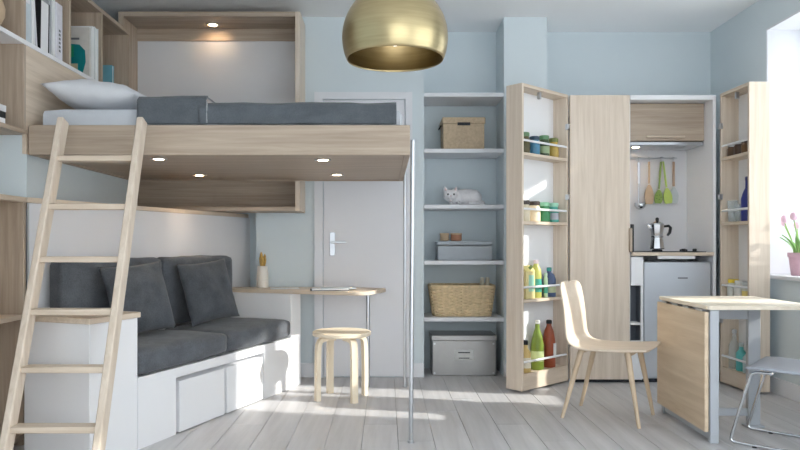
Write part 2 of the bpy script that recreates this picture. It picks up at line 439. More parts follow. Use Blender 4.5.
# front drop tucked between mattress and rail
def drop(x0, x1, zt, seed, name, n=70):
    m = MB()
    def fn(u, v):
        xx = x0+(x1-x0)*u
        zz = zt-.008+.012*noise.noise(Vector((xx*5+seed, 1.2, 1)))
        z = zz-(.094+zz)*v-.0
        yy = BY0+.030-.004*math.sin(PI*v)+.014*noise.noise(Vector((xx*8+v*1.5+seed, v*2.0, 0)))+.005*noise.noise(Vector((xx*23-v*2+seed, v*3.0, 7)))-.014
        if v < .15: yy += .022*(1-v/.15)**2; z += .008*(1-v/.15)
        return Vector((xx, yy, z))
    m.grid(fn, n, 10)
    o = m.build(name, BLANKET, bl, ang=80)
    so = o.modifiers.new('thick', 'SOLIDIFY'); so.thickness = .006; so.offset = 0
drop(-.93, .052, .013, 3.0, 'front_drop'); drop(-1.235, -.890, .046, 6.0, 'turned_drop', 24)
MB().tube([(-.888, BY0+.008, -.088), (-.887, BY0+.008, .02), (-.889, BY0+.04, .042), (-.889, BY0+.3, .046), (-.889, BY1-.1, .044)], .004, 8).build('hem', BLANKHEM, bl)

def pillow(name, w, d, hgt, mat, seed=0, n=26, pinch=.06):
    m = MB()
    for sgn in (1, -1):
        def fn(u, v):
            a, b = 2*u-1, 2*v-1
            k = (max(0, 1-abs(a)**2.6)*max(0, 1-abs(b)**2.6))**.55
            xx = a*w/2*(1-pinch*(1-b*b)); yy = b*d/2*(1-pinch*(1-a*a))
            z = sgn*hgt/2*k
            z += .016*k*noise.noise(Vector((xx*9+seed, yy*9, sgn*2)))+.007*k*noise.noise(Vector((xx*22+seed, yy*22, 5)))*(k > 0)
            return Vector((xx, yy, z))
        m.grid(fn, n, n)
    bmesh.ops.remove_doubles(m.bm, verts=m.bm.verts[:], dist=.0015)
    return m.build(name, mat, ang=170)
p = pillow('bed_pillow', .47, .66, .175, LINEN, 3)
p.location = (-1.512, 3.74, 1.762); p.rotation_euler = (0, math.radians(6), math.radians(3))
tag(p, 'white bed pillow lying at the bookcase end of the loft bed', 'pillow')

# ------------------------------------------------------------------ frame cabinet on the back wall (bed folds into it)
FX0, FX1, FY0, FY1, FZ0, FZ1 = -1.872, -.600, 4.752, YM, 1.218, 2.612
fc = thing('bed_wall_frame', 'oak box frame on the back wall behind the loft bed with white back', 'cabinet', (FX0, FY0, FZ0))
fw, fd, fh = FX1-FX0, FY1-FY0, FZ1-FZ0
boxpart('side_panel', OAKZ, fc, 0, .035, 0, fd, 0, fh, b=.002)
boxpart('side_panel', PALEZ, fc, fw-.035, fw, 0, fd, 0, fh, b=.002)
boxpart('top_panel', OAKX, fc, .035, fw-.035, 0, fd, fh-.035, fh, b=.002)
boxpart('bottom_panel', OAKX, fc, .035, fw-.035, 0, fd, 0, .03, b=.002)
boxpart('back_board', OAKX, fc, .035, fw-.035, fd-.02, fd-.002, .03, .42)
boxpart('back_board', OAKX, fc, .035, fw-.035, fd-.03, fd-.002, fh-.125, fh-.035)
boxpart('white_panel', PANELW, fc, .035, fw-.035, fd-.02, fd-.002, .42, fh-.125)
d = MB().lathe([(.030, 0), (.044, 0), (.044, .006), (.030, .006)], (.618, .17), fh-.041, 24, False, False).build('downlight', STEEL, fc)
MB().lathe([(.001, 0), (.030, 0)], (.618, .17), fh-.039, 24, False, True).build('lamp_glass', LAMP_ON, d)

# ------------------------------------------------------------------ upper bookcase on left wall
KX0, KX1 = -2.085, -1.774
bc = thing('wall_bookcase', 'long oak bookcase on the left wall above the bed head', 'bookcase', (KX1, 2.43, 0))
bkY = [0, .45, .91, 1.39, 1.82, 2.27]
dep = KX1-KX0
boxpart('top_panel', OAKY, bc, -dep, 0, -.01, 2.28, 2.43, 2.455, b=.001)
boxpart('shelf', WHITE, bc, -dep, .004, -.01, 2.28, 1.965, 1.987, b=.001, label='white-edged shelf board')
boxpart('bottom_panel', OAKY, bc, -dep, 0, -.01, .93, 1.525, 1.547, b=.001)
boxpart('back_panel', OAKY, bc, -dep-.008, -dep, -.01, 2.28, 1.525, 2.455)
for yy in bkY: boxpart('divider', OAKZ, bc, -dep, 0, yy-.011, yy+.011, 1.987, 2.43, b=.001)
for yy in bkY[:3]: boxpart('divider', OAKZ, bc, -dep, 0, yy-.011, yy+.011, 1.547, 1.965, b=.001)
boxpart('headboard', PALEY, bc, -.02, -.001, .922, 2.28, 1.43, 1.965, b=.001, label='pale wood headboard panel')

# lower open shelf on left wall
ls = thing('low_shelf_unit', 'low open oak shelf unit against the left wall beside the ladder', 'shelf', (KX1, 2.40, 0))
boxpart('top_panel', PALEY, ls, -dep, 0, 0, .95, 1.19, 1.215, b=.001)
boxpart('side_panel', OAKZ, ls, -dep, 0, .925, .95, 0, 1.19, b=.001)
boxpart('side_panel', OAKZ, ls, -dep, 0, 0, .025, 0, 1.19, b=.001)
boxpart('back_panel', OAKZ, ls, -dep-.008, -dep, 0, .95, 0, 1.215)
boxpart('shelf', PALEY, ls, -dep, 0, .025, .925, .617, .64, b=.001)
boxpart('bottom_panel', OAKY, ls, -dep, 0, .025, .925, .03, .055, b=.001)
v = MB().lathe([(.03, 0), (.06, .02), (.085, .07), (.088, .11), (.07, .16), (.035, .19), (.03, .21), (.026, .21), (.026, .19)], n=24, cap1=False).build('vase', CREAM, loc=(-1.86, 3.085, .64))
tag(v, 'round cream vase on the low oak shelf by the ladder', 'vase')
v = MB().lathe([(.03, 0), (.055, .02), (.074, .06), (.076, .10), (.06, .15), (.04, .17), (.035, .17)], n=24, cap1=False).build('vase', SAND, loc=(-1.852, 3.155, 1.987))
tag(v, 'sandy round vase on the bookcase left of the files', 'vase')

# books and files
def book(name, mat, loc, w, d, hh, label, lean=0.0, page=None, grp='books in the wall bookcase', yaw=0.0):
    """w along world Y (thickness), d along -X, hh tall; stands on loc (front lower near corner)"""
    t = thing(name, label, 'book' if name == 'book' else 'file', loc, yaw, grp)
    t.rotation_euler = (lean, 0, yaw)
    if name == 'book':
        boxpart('cover', mat, t, -d, 0, 0, .004, 0, hh); boxpart('cover', mat, t, -d, 0, w-.004, w, 0, hh)
        boxpart('spine', mat, t, -d, -d+.004, .004, w-.004, 0, hh)
        boxpart('pages', PAPER, t, -d+.004, -.004, .004, w-.004, .003, hh-.003)
    else:
        boxpart('case', mat, t, -d, 0, 0, w, 0, hh, b=.003)
    return t
FZ = 1.9875
f = book('magazine_file', colm(196, 206, 212), (-1.79, 3.36, FZ), .075, .24, .34, 'pale blue-grey magazine file on the bookcase beside the white book')
boxpart('label_holder', TRIM, f, -.001, .002, .02, .055, .20, .26)
book('book', PAPER, (-1.79, 3.437, FZ), .026, .22, .33, 'tall white book standing between the blue-grey file and a leaning booklet')
book('book', colm(222, 223, 228), (-1.80, 3.505, FZ), .010, .22, .30, 'thin pale booklet leaning back beside the black book', lean=.12)
book('book', BLACK, (-1.79, 3.520, FZ+.003), .092, .23, .27, 'thick black book standing among white files', lean=-.03)
book('magazine_file', colm(176, 178, 182), (-1.80, 3.634, FZ), .028, .24, .33, 'mid grey file right next to the black book')
book('book', PAPER, (-1.795, 3.668, FZ), .02, .23, .36, 'slim white book between the grey file and the lilac one')
f = book('magazine_file', colm(222, 220, 228), (-1.79, 3.695, FZ), .07, .24, .315, 'lilac-white file with printed spine at the end of its row')
for k in range(6): boxpart('spine_print', GREYTXT, f, .0001, .0012, .026, .044, .05+.022*k, .062+.022*k)
c = book('book', colm(206, 202, 196), (-1.795, 4.115, FZ), .018, .235, .31, 'picture book with teal shape on its grey cover in bookcase')
m = MB()
poly = [(-.17, .02), (-.045, .015), (-.022, .10), (-.026, .17), (-.06, .205), (-.11, .21), (-.17, .19)]
Mx = Matrix(((1, 0, 0, 0), (0, 0, -1, 0), (0, 1, 0, 0), (0, 0, 0, 1)))
m.prism(poly, 0, .0012, M=Mx).build('cover_shape', colm(18, 128, 132), c)
boxpart('cover_shape', colm(196, 182, 150), c, -.15, -.07, -.002, -.0002, .05, .09)
boxpart('cover_shape', colm(34, 150, 104), c, -.17, -.095, -.0022, -.0002, .13, .20)
boxpart('cover_title', GREYTXT, c, -.115, -.06, -.0018, -.0002, .235, .247)
book('book', PAPER, (-1.785, 4.138, FZ), .022, .235, .325, 'plain white book behind the teal picture book')
book('book', colm(214, 214, 216), (-1.782, 4.164, FZ), .05, .235, .33, 'thick pale grey book against the bookcase divider')
book('book', colm(120, 180, 196), (-1.86, 4.62, FZ), .03, .17, .215, 'small light teal book alone in the last bookcase bay')
for k, (mm, lab) in enumerate(((PAPER, 'white book at the bottom of the flat pile under the bookcase'), (BLACK, 'black book in the middle of the flat pile under the bookcase'), (colm(224, 224, 226), 'pale book on top of the flat pile under the bookcase'))):
    t = thing('book', lab, 'book', (-1.80, 3.045+.004*k, 1.5475+.031*k), 0, 'flat pile of books in bookcase')
    boxpart('cover', mm, t, -.22, 0, 0, .17, 0, .003); boxpart('cover', mm, t, -.22, 0, 0, .17, .0265, .0295)
    boxpart('spine', mm, t, -.004, 0, 0, .17, .003, .0265); boxpart('pages', PAPER, t, -.215, -.004, .003, .167, .003, .0265)

# ------------------------------------------------------------------ ladder
ld = thing('ladder', 'pale wood ladder leaning on the loft bed rail', 'ladder', (-1.354, 2.74, 0))
lean = math.atan(.345); LM = Matrix.Rotation(-lean, 4, 'X')
hw = .1885
for sx in (-1, 1):
    MB().box(sx*hw-.016, sx*hw+.016, -.065, 0.0, 0.012, 1.658, b=.005, M=LM).build('stile', PALEZ, ld)
for z in (.228, .458, .692, .917, 1.155, 1.385):
    c = .345*z
    MB().box(-hw-.002+.016, hw-.016+.002, c-.058, c+.012, z-.014, z+.012, b=.003).build('rung', PALEX, ld)

# ------------------------------------------------------------------ sofa bench (rotated unit)
OX, OY, RZ = -.65, 4.65, math.atan2(.934, .358)
SF = (OX, OY, RZ)
sb = thing('sofa_bench', 'white built-in sofa bench with drawers, low side arm and tall white back', 'bench', (OX, OY, 0), RZ)
base = MB().box(-1.498, 0, 0, .578, .296, .344).box(-1.498, 0, .07, .578, 0, .296).box(-1.498, -1.216, 0, .07, 0, .296).box(-.354, 0, 0, .07, 0, .296)
base.build('base', WHITE, sb)
boxpart('arm', WHITE, sb, -1.80, -1.5, 0, .385, 0, .633, b=.002)
boxpart('arm_top', PALEX, sb, -1.812, -1.49, -.012, .385, .634, .66, b=.003, label='pale oak top board')
for a0, a1 in ((-1.192, -.787), (-.762, -.372)):
    boxpart('drawer', WHITE, sb, a0, a1, -.004, .066, .006, .272, b=.002)
boxpart('back_panel', PANELW, sb, -1.60, .405, .58, .598, 0, 1.188)
# ledge covering the triangle behind
def world_poly(pts):
    c, s = math.cos(-RZ), math.sin(-RZ)
    return [(c*(x-OX)-s*(y-OY), s*(x-OX)+c*(y-OY)) for x, y in pts]
MB().prism(world_poly([(-1.768, 3.356), (-1.060, 5.245), (-2.09, 5.245), (-2.09, 3.356)]), 1.19, 1.2155).build('top_ledge', PALEX, sb)
boxpart('end_panel', WHITE, sb, .001, .14, 0, .575, 0, .644, b=.002)

def cushion(name, lab, a0, a1, y0, y1, z0, z1, r, bulge, seed, mat=SOFA, tilt=0, grp=None):
    c = ((a0+a1)/2, (y0+y1)/2)
    o = MB().rbox(a0-c[0], a1-c[0], y0-c[1], y1-c[1], 0, z1-z0, r, 14, bulge, .006, seed).build(name, mat, ang=80)
    o.location = frame_loc(SF, c[0], c[1], z0); o.rotation_euler = (tilt, 0, RZ)
    tag(o, lab, 'cushion', grp)
    # piping seam
    return o
cushion('seat_cushion', 'charcoal seat cushion next to the white sofa arm', -1.496, -.752, -.012, .50, .350, .475, .035, (0, .004, .012), 1, grp='sofa seat cushions')
cushion('seat_cushion', 'charcoal seat cushion at the desk end of the sofa', -.748, -.004, -.012, .50, .350, .475, .035, (0, .004, .012), 5, grp='sofa seat cushions')
cushion('back_cushion', 'charcoal back cushion above the sofa seat next to the arm', -1.515, -.752, .452, .560, .490, .905, .035, (0, .012, .004), 8, tilt=0, grp='sofa back cushions')
cushion('back_cushion', 'charcoal back cushion above the sofa seat at the desk end', -.748, -.004, .452, .560, .490, .905, .035, (0, .012, .004), 11, tilt=0, grp='sofa back cushions')
def throw(lab, a, y, z, yaw, roll, seed, size=.395):
    o = pillow('throw_pillow', size, size, .13, SOFAP, seed, 26, .07)
    M = (Matrix.Translation(frame_loc(SF, a, y, z)) @ Matrix.Rotation(RZ+yaw, 4, 'Z') @ Matrix.Rotation(math.radians(-16), 4, 'X')
         @ Matrix.Rotation(roll, 4, 'Y') @ Matrix.Rotation(PI/2, 4, 'X'))
    o.matrix_world = M
    tag(o, lab, 'cushion', 'throw pillows on the sofa')
throw('square charcoal throw pillow leaning beside the sofa arm', -1.145, .300, .690, math.radians(-13), math.radians(-4), 4)
throw('square charcoal throw pillow leaning at the desk end of the sofa', -.515, .300, .690, math.radians(-14), math.radians(-5), 14)

# ------------------------------------------------------------------ desk
dk = thing('desk', 'oak wall desk with rounded end beside the sofa and one metal leg', 'desk', (OX, OY, 0), RZ)
def arc(cx, cy, r, a0, a1, n=7):
    return [(cx+r*math.cos(math.radians(a0+(a1-a0)*i/n)), cy+r*math.sin(math.radians(a0+(a1-a0)*i/n))) for i in range(n+1)]
poly = [(.005, .57)]+arc(.085, -.46, .08, 180, 270)+arc(.39, -.46, .08, 270, 360)+[(.47, -.13), (.198, .57)]
MB().prism(poly, .646, .670, b=.003).build('desk_top', PALEY, dk)
MB().cyl((.24, -.47, 0), (.24, -.47, .646), .013, n=14).build('leg', STEEL, dk)
pf = lambda px, py, Y: ((px-CX)*Y/FPX, Y, EYE-(py-CY)*Y/FPX)
DZ = .6705
vt = thing('bud_vase', 'cream ceramic vase with golden dried stems on the desk', 'vase', (-.895, 4.93, DZ))
MB().lathe([(.040, 0), (.044, .004), (.042, .08), (.038, .13), (.035, .158), (.031, .158), (.034, .12), (.036, .02)], n=24, cap1=True).build('body', CREAM, vt)
for k, (dx, dy, hh, r) in enumerate(((-.008, 0, .10, .013), (.012, .006, .085, .011), (.002, -.012, .07, .010), (-.016, .01, .07, .009), (.018, -.008, .06, .009))):
    MB().tube([(dx*.4, dy*.4, .12), (dx*.8, dy*.8, .16), (dx, dy, .16+hh*.4), (dx*1.2, dy*1.2, .16+hh*.8), (dx*1.25, dy*1.2, .16+hh)], .01, 8, [.004, r*.7, r, r*.85, .002]).build('dried_stem', GOLDP, vt)
mg = thing('magazine', 'open white magazine lying flat by the vase on the desk', 'magazine', (-.72, 4.83, DZ), .2)
boxpart('page', PAPER, mg, -.10, -.001, -.07, .07, 0, .005, b=.001); boxpart('page', PAPER, mg, .001, .10, -.07, .07, 0, .004, b=.001)
nb = thing('notebook', 'pale notebook with dark back lying near the door on the desk', 'notebook', (-.36, 4.68, DZ), .12)
boxpart('cover', DARK, nb, -.16, .10, -.09, .09, 0, .004); boxpart('pages', PAPER, nb, -.15, .098, -.088, .088, .004, .012)
boxpart('cover', colm(206, 214, 218), nb, -.09, .15, -.09, .09, .012, .016)

# ------------------------------------------------------------------ stool
st = thing('stool', 'round birch stool with four bent legs at the desk', 'stool', (-.284, 4.36, 0))
MB().lathe([(.001, 0), (.180, 0), (.187, .004), (.187, .022), (.182, .027), (.001, .027)], z=.402, n=48, cap0=False, cap1=False).build('seat', BIRCHX, st)
def bent_leg(ang):
    m = MB(); ca, sa = math.cos(ang), math.sin(ang)
    path = [(.05, .3985), (.105, .3985), (.14, .394), (.162, .380), (.173, .355), (.178, .31), (.180, .20), (.180, .10), (.180, .0)]
    prev = None; T = .0135
    for i, (r, z) in enumerate(path):
        a = path[max(0, i-1)]; b = path[min(len(path)-1, i+1)]
        dx, dz = b[0]-a[0], b[1]-a[1]; l = math.hypot(dx, dz); nx, nz = -dz/l, dx/l
        ring = []
        for o_, w in ((0.003, -.021), (0.003, .021), (-2*T+.003, .021), (-2*T+.003, -.021)):
            rr, zz = r+nx*o_, z+nz*o_
            ring.append(m.bm.verts.new((ca*rr-sa*w, sa*rr+ca*w, max(0, zz) if i < len(path)-1 else 0)))
        if prev: m.bridge(prev, ring)
        else: m.bm.faces.new(ring)
        prev = ring
    m.bm.faces.new(prev)
    return m.build('leg', BIRCHZ, st, ang=50)
for a in (31, 121, 211, 301): bent_leg(math.radians(a))

# ------------------------------------------------------------------ alcove shelves and contents
AX0, AX1 = .282, .876
for i, z in enumerate((.423, .846, 1.262, 1.678, 2.094)):
    nm = ('floor box', 'wicker basket', 'grey lidded box', 'white cat', 'woven kraft box')[i]
    lab = 'white alcove shelf directly above the '+nm
    tag(boxpart('wall_shelf', TRIM, None, AX0+.001, AX1-.001, YM+.004, YR-.001, z-.012, z+.018, b=.002), lab, 'shelf', 'alcove shelves')
SH = [.018+z for z in (.423, .846, 1.262, 1.678, 2.094)]
def pxX(px, Y): return (px-CX)*Y/FPX
# kraft box with lid
t = thing('storage_box', 'brown woven storage box with lid on the alcove shelf above the cat', 'box', (.585, 5.24, SH[3]))
boxpart('body', KRAFT, t, -.155, .155, -.125, .12, 0, .215, b=.004)
lid = boxpart('lid', KRAFT, t, -.162, .162, -.132, .127, .195, .245, b=.005)
boxpart('handle_slot', DARK, t, -.048, .048, -.135, -.131, .183, .205)
MB().tube([(-.163, -.02, .2), (-.175, -.02, .18), (-.175, .04, .18), (-.163, .04, .2)], .005, 6).build('side_handle', DARK, t)
# cat
ct = thing('cat', 'small white cat lying on the alcove shelf facing the room', 'cat', (.582, 5.20, SH[2]))
ct.scale = (1.1, 1.1, 1.12)
m = MB()
m.sphere((.03, .01, .058), .105, .07, .060)             # body
m.sphere((.075, .015, .056), .064, .07, .058)            # haunch
m.sphere((-.045, -.005, .050), .05, .058, .050)          # chest
m.sphere((-.085, -.046, .066), .050, .042, .042)         # head
m.sphere((-.088, -.082, .054), .021, .016, .016)         # muzzle
m.sphere((-.073, -.012, .055), .036, .04, .040)           # neck
for sx in (-1, 1):
    m.tube([(-.085+sx*.030, -.038, .092), (-.085+sx*.037, -.038, .116), (-.085+sx*.042, -.039, .132)], .01, 8, [.021, .013, .002])
    m.sphere((-.055+sx*.028, -.068, .012), .014, .034, .013, sub=2)   # front paws
m.sphere((.085, -.055, .014), .036, .018, .014, sub=2)     # hind foot
m.tube([(.13, .03, .03), (.147, -.01, .018), (.132, -.05, .015), (.09, -.075, .014), (.04, -.082, .012)], .012, 8, [.016, .014, .013, .012, .008])
cb = m.build('body', CATM, ct)
r_ = cb.modifiers.new('fuse', 'REMESH'); r_.mode = 'VOXEL'; r_.voxel_size = .004; r_.use_smooth_shade = True
s_ = cb.modifiers.new('soften', 'SMOOTH'); s_.iterations = 4; s_.factor = .5
for sx in (-1, 1):
    MB().sphere((-.085+sx*.020, -.0835, .072), .0075, .0045, .0075, sub=2).build('eye', EYE_M, ct)
    MB().tube([(-.085+sx*.033, -.0535, .100), (-.085+sx*.038, -.0485, .119)], .005, 6, [.008, .002]).build('inner_ear', PINKEAR, ct)
MB().sphere((-.088, -.0975, .060), .005, .003, .0035, sub=2).build('nose', NOSE_M, ct)
# grey box with two pots
t = thing('storage_box', 'pale grey lidded box carrying two small clay pots in the alcove', 'box', (.592, 5.225, SH[1]))
o = MB().rbox(-.205, .205, -.13, .12, 0, .112, .012, 8).build('body', GREYBOX, t)
MB().rbox(-.209, .209, -.134, .124, .113, .147, .014, 8).build('lid', GREYBOX, t)
for k, (xx, mm, lab) in enumerate(((-.145, SAND, 'sandy beige clay pot on the pale grey box'), (-.055, TERRA, 'reddish brown clay pot on the pale grey box'))):
    t = thing('clay_pot', lab, 'pot', (.592+xx, 5.20, SH[1]+.1475), 0, 'small clay pots')
    r = .034 if k == 0 else .042
    MB().lathe([(r*.85, 0), (r, .004), (r, .046), (r*.9, .046), (r*.88, .01)], n=20).build('body', mm, t)
    MB().lathe([(r*1.06, 0), (r*1.06, .012), (r*.95, .013)], z=.046, n=20).build('lid', SAND, t)
# wicker basket
t = thing('wicker_basket', 'natural wicker basket with slightly flared sides on the alcove shelf', 'basket', (.578, 5.235, SH[0]))
def weave_wall():
    m = MB(); NU, NV = 176, 40
    def fn(u, v):
        a = 2*PI*u; w = .212+.032*v; d = .125+.025*v; n = 7
        c, s = math.cos(a), math.sin(a)
        k = (abs(c)**n+abs(s)**n)**(-1/n)
        row = int(v*NV)//2; colm_ = int(u*NU)//4
        bulge = .0045*(1 if (row+colm_) % 2 else -1)*abs(math.sin(PI*(u*NU/4 % 1)))+.002*math.sin(PI*(v*NV/2 % 1))
        return Vector(((w+bulge)*c*k, (d+bulge)*s*k, .004+.225*v))
    m.grid(fn, NU, NV, True)
    return m
o = weave_wall().build('woven_wall', WICKER, t, ang=60)
so = o.modifiers.new('thick', 'SOLIDIFY'); so.thickness = .006
boxpart('base', WICKER, t, -.205, .205, -.118, .118, 0, .006)
rim = []
for i in range(65):
    a = 2*PI*i/64; c, s = math.cos(a), math.sin(a); k = (abs(c)**7+abs(s)**7)**(-1/7); rim.append((.244*c*k, .150*s*k, .230))
MB().tube(rim, .008, 8, cap=False).build('rim', WICKER, t)
for k, xx in enumerate((.155, .195)):
    q = MB().tube([(0, 0, -.12), (.003, 0, .02), (.006, 0, .065)], .02, 10, [.018, .018, .015]).build('rolled_towel', colm(206, 196, 176), loc=(.578+xx, 5.215, SH[0]+.225))
    tag(q, ('rolled beige cloth sticking out of the wicker basket', 'second rolled beige cloth at the basket corner')[k], 'cloth', 'rolled cloths in basket')
# metal floor box
t = thing('storage_box', 'silver metal storage box with lid standing on the alcove floor', 'box', (.585, 5.235, 0))
boxpart('body', ALU, t, -.238, .238, -.14, .13, 0, .265, b=.004)
boxpart('lid', ALU, t, -.246, .246, -.148, .138, .262, .305, b=.005)
for xx in (-.228, .228):
    for zz in (.02, .24): MB().cyl((xx*.97, -.1395, zz), (xx*.97, -.143, zz), .008, n=10).build('rivet', STEEL, t)
boxpart('label_plate', colm(196, 196, 194), t, -.07, .07, -.1425, -.1398, .12, .195)
boxpart('label_print', DARK, t, -.045, .045, -.1435, -.1425, .170, .178); boxpart('label_print', DARK, t, -.04, .04, -.1435, -.1425, .130, .136)

# ------------------------------------------------------------------ kitchen cabinet
CFY = 4.83
kc = thing('kitchen_cabinet', 'tall oak-fronted kitchenette cabinet standing open at the back wall', 'cabinet', (1.307, CFY, 0))
W = 2.344-1.307
boxpart('side_panel', WHITE, kc, 0, .02, .02, .57, 0, 2.045)
boxpart('side_panel', WHITE, kc, W-.02, W, .0, .57, 0, 2.045, b=.001)
boxpart('top_panel', WHITE, kc, .02, W-.02, .0205, .57, 2.018, 2.045)
boxpart('top_edge', WHITE, kc, .43, W-.0205, 0, .02, 2.012, 2.045, b=.001)
boxpart('back_panel', PANELW, kc, .02, W-.02, .42, .435, .03, 2.018)
boxpart('partition', WHITE, kc, .42, .435, .021, .42, .03, 2.018)
boxpart('plinth', DARK, kc, .02, W-.02, .03, .05, 0, .03)
dd = boxpart('door', DOORZ, kc, 0, .425, 0, .019, .025, 2.045, b=.002, label='closed pale oak door')
boxpart('door_handle', OAKZ, dd, .418, .438, -.016, .0, .93, 1.10, b=.003)
# narrow open cubbies beside the fridge
for z in (.03, .42, .70, .86): boxpart('cubby_shelf', WHITE, kc, .435, .515, .005, .40, z-.008, z+.008)
boxpart('cubby_side', WHITE, kc, .505, .520, .0, .42, .03, .895)
boxpart('cubby_front', WHITE, kc, .436, .505, .001, .018, .70, .895)
CUBBY_SHADE = plain('cubby_shade_grey', srgb(104, 109, 118), .8)  # shade of the cubby interiors painted as dark grey sheets
boxpart('cubby_shade', CUBBY_SHADE, kc, .4355, .437, .02, .39, .03, .70); boxpart('cubby_shade', CUBBY_SHADE, kc, .437, .504, .10, .11, .03, .70); boxpart('cubby_shade', CUBBY_SHADE, kc, .5035, .5048, .02, .10, .03, .70)
boxpart('cubby_front', WHITE, kc, .436, .505, .001, .018, .03, .30)
# wall cupboard + hood
cu = thing('wall_cupboard', 'oak flap cupboard under the top of the kitchenette', 'cupboard', (1.745, 4.96, 1.74))
boxpart('body', OAKX, cu, 0, .575, .018, .285, 0, .275)
fl = boxpart('flap', OAKX, cu, 0, .575, 0, .018, 0, .272, b=.002)
boxpart('handle', PALEX, fl, .15, .43, -.02, -.001, .022, .036, b=.003)
hd = thing('range_hood', 'slim steel range hood with a lit lamp under the oak cupboard', 'hood', (1.745, 4.95, 1.69))
boxpart('body', STEEL, hd, 0, .575, 0.02, .28, 0.018, .045, b=.003)
for k, xx in enumerate((.11, .44)):
    dl = MB().lathe([(.028, 0), (.036, 0), (.036, .004), (.028, .004)], (xx, .10), .014, 20, False, False).build('lamp_ring', STEEL, hd)
    MB().lathe([(.001, 0), (.028, 0)], (xx, .10), .0155, 20, False, True).build('lamp_glass', LAMP_ON if k == 0 else STEEL, dl)
spot('hood_beam', (.11, .10, .008), .5, hd)
# worktop
wt = thing('worktop', 'thin kitchenette worktop with pale wood front edge above the fridge', 'worktop', (1.742, 4.812, .904))
boxpart('slab', WHITE, wt, 0, .58, .012, .435, 0, .024)
boxpart('front_edge', PALEX, wt, 0, .58, 0, .012, 0, .0245, b=.002)
boxpart('pull_strip', WHITE, wt, .19, .45, .01, .03, -.022, -.001)
# fridge
fr = thing('refrigerator', 'silver mini refrigerator below the worktop behind the folding table', 'refrigerator', (1.835, 4.835, 0))
boxpart('body', FRIDGE, fr, 0, .475, .05, .40, .02, .86, b=.003)
fd_ = boxpart('door', FRIDGE, fr, 0, .475, 0, .046, .03, .86, b=.006)
boxpart('door_gap', BLACK, fr, .004, .471, .046, .05, .03, .855)
boxpart('badge', GREYTXT, fd_, .24, .31, -.0015, 0.0, .74, .75)
boxpart('foot', BLACK, fr, .02, .06, .03, .08, 0, .02); boxpart('foot', BLACK, fr, .415, .455, .03, .08, 0, .02)
boxpart('foot', BLACK, fr, .02, .06, .33, .38, 0, .02); boxpart('foot', BLACK, fr, .415, .455, .33, .38, 0, .02)
CT = .928
ck = thing('cooktop', 'flat black hob with pan supports set on the worktop', 'cooktop', (1.86, 4.84, CT+.0005))
boxpart('plate', BLACK, ck, 0, .42, 0, .34, 0, .006, b=.002)
for k, (xx, yy, r) in enumerate(((.13, .15, .06), (.31, .12, .045))):
    MB().lathe([(r*.6, 0), (r*.6, .012), (r*.3, .016)], (xx, yy), .006, 20).build('burner', DARK, ck)
for xx in (.27, .35): MB().lathe([(.014, 0), (.014, .016), (.011, .019)], (xx, .03), .006, 14).build('knob', BLACK, ck)
mk = thing('moka_pot', 'steel stovetop coffee pot with black handle on the hob', 'coffee pot', (1.99, 4.99, CT+.0230))
MB().lathe([(.052, 0), (.054, .004), (.042, .085), (.046, .09), (.046, .095)], n=8).build('boiler', CHROME, mk, ang=20)
MB().lathe([(.040, .095), (.042, .10), (.052, .178), (.050, .182)], n=8).build('jug', CHROME, mk, ang=20)
MB().lathe([(.052, 0), (.048, .006), (.012, .022)], z=.182, n=8).build('lid', CHROME, mk, ang=20)
MB().lathe([(.008, 0), (.013, .006), (.012, .022), (.006, .028)], z=.203, n=12).build('knob', BLACK, mk)
MB().tube([(.048, 0, .165), (.085, 0, .170), (.098, 0, .155), (.092, 0, .12), (.075, 0, .098)], .009, 8, [.008, .010, .011, .011, .008]).build('handle', BLACK, mk)
MB().tube([(-.045, 0, .15), (-.068, 0, .178), (-.078, 0, .186)], .01, 8, [.014, .009, .004]).build('spout', CHROME, mk)
tb = thing('cutting_board', 'narrow black board standing upright at the side of the worktop', 'board', (1.752, 4.86, CT+.001))
boxpart('board', BLACK, tb, 0, .022, 0, .20, 0, .20, b=.004); boxpart('edge_strip', DARK, tb, .0221, .0235, .01, .19, .01, .19)
# utensil rail
RY, RZZ = 5.215, 1.645
ur = thing('utensil_rail', 'thin steel rail across the kitchenette back holding utensils', 'rail', (1.76, RY, RZZ))
MB().cyl((0, 0, 0), (.47, 0, 0), .006, n=10).build('bar', STEEL, ur)
for xx in (.02, .45): MB().cyl((xx, 0, 0), (xx, .034, 0), .005, n=8).build('bracket', STEEL, ur)
def ut(px, name, lab):
    t = thing(name, lab, 'utensil', (pxX(px, RY), RY-.012, RZZ-.012), 0, 'hanging kitchen utensils')
    MB().tube([(0, .013, .020), (0, .004, .020), (0, -.004, .012), (0, 0, 0), (0, 0, -.03)], .003, 6).build('hook', STEEL, t)
    return t
t = ut(638, 'ladle', 'steel ladle hanging on the kitchenette rail')
MB().box(-.010, .010, -.004, .004, -.19, -.02, b=.003).build('handle', CHROME, t); MB().cyl((0, 0, -.19), (0, 0, -.33), .005, n=8).build('shaft', CHROME, t)
m = MB().lathe([(.001, 0), (.024, .006), (.040, .026), (.044, .05)], (0, -.03), -.385, 20, False, False); o = m.build('bowl', CHROME, t)
so = o.modifiers.new('thick', 'SOLIDIFY'); so.thickness = .003
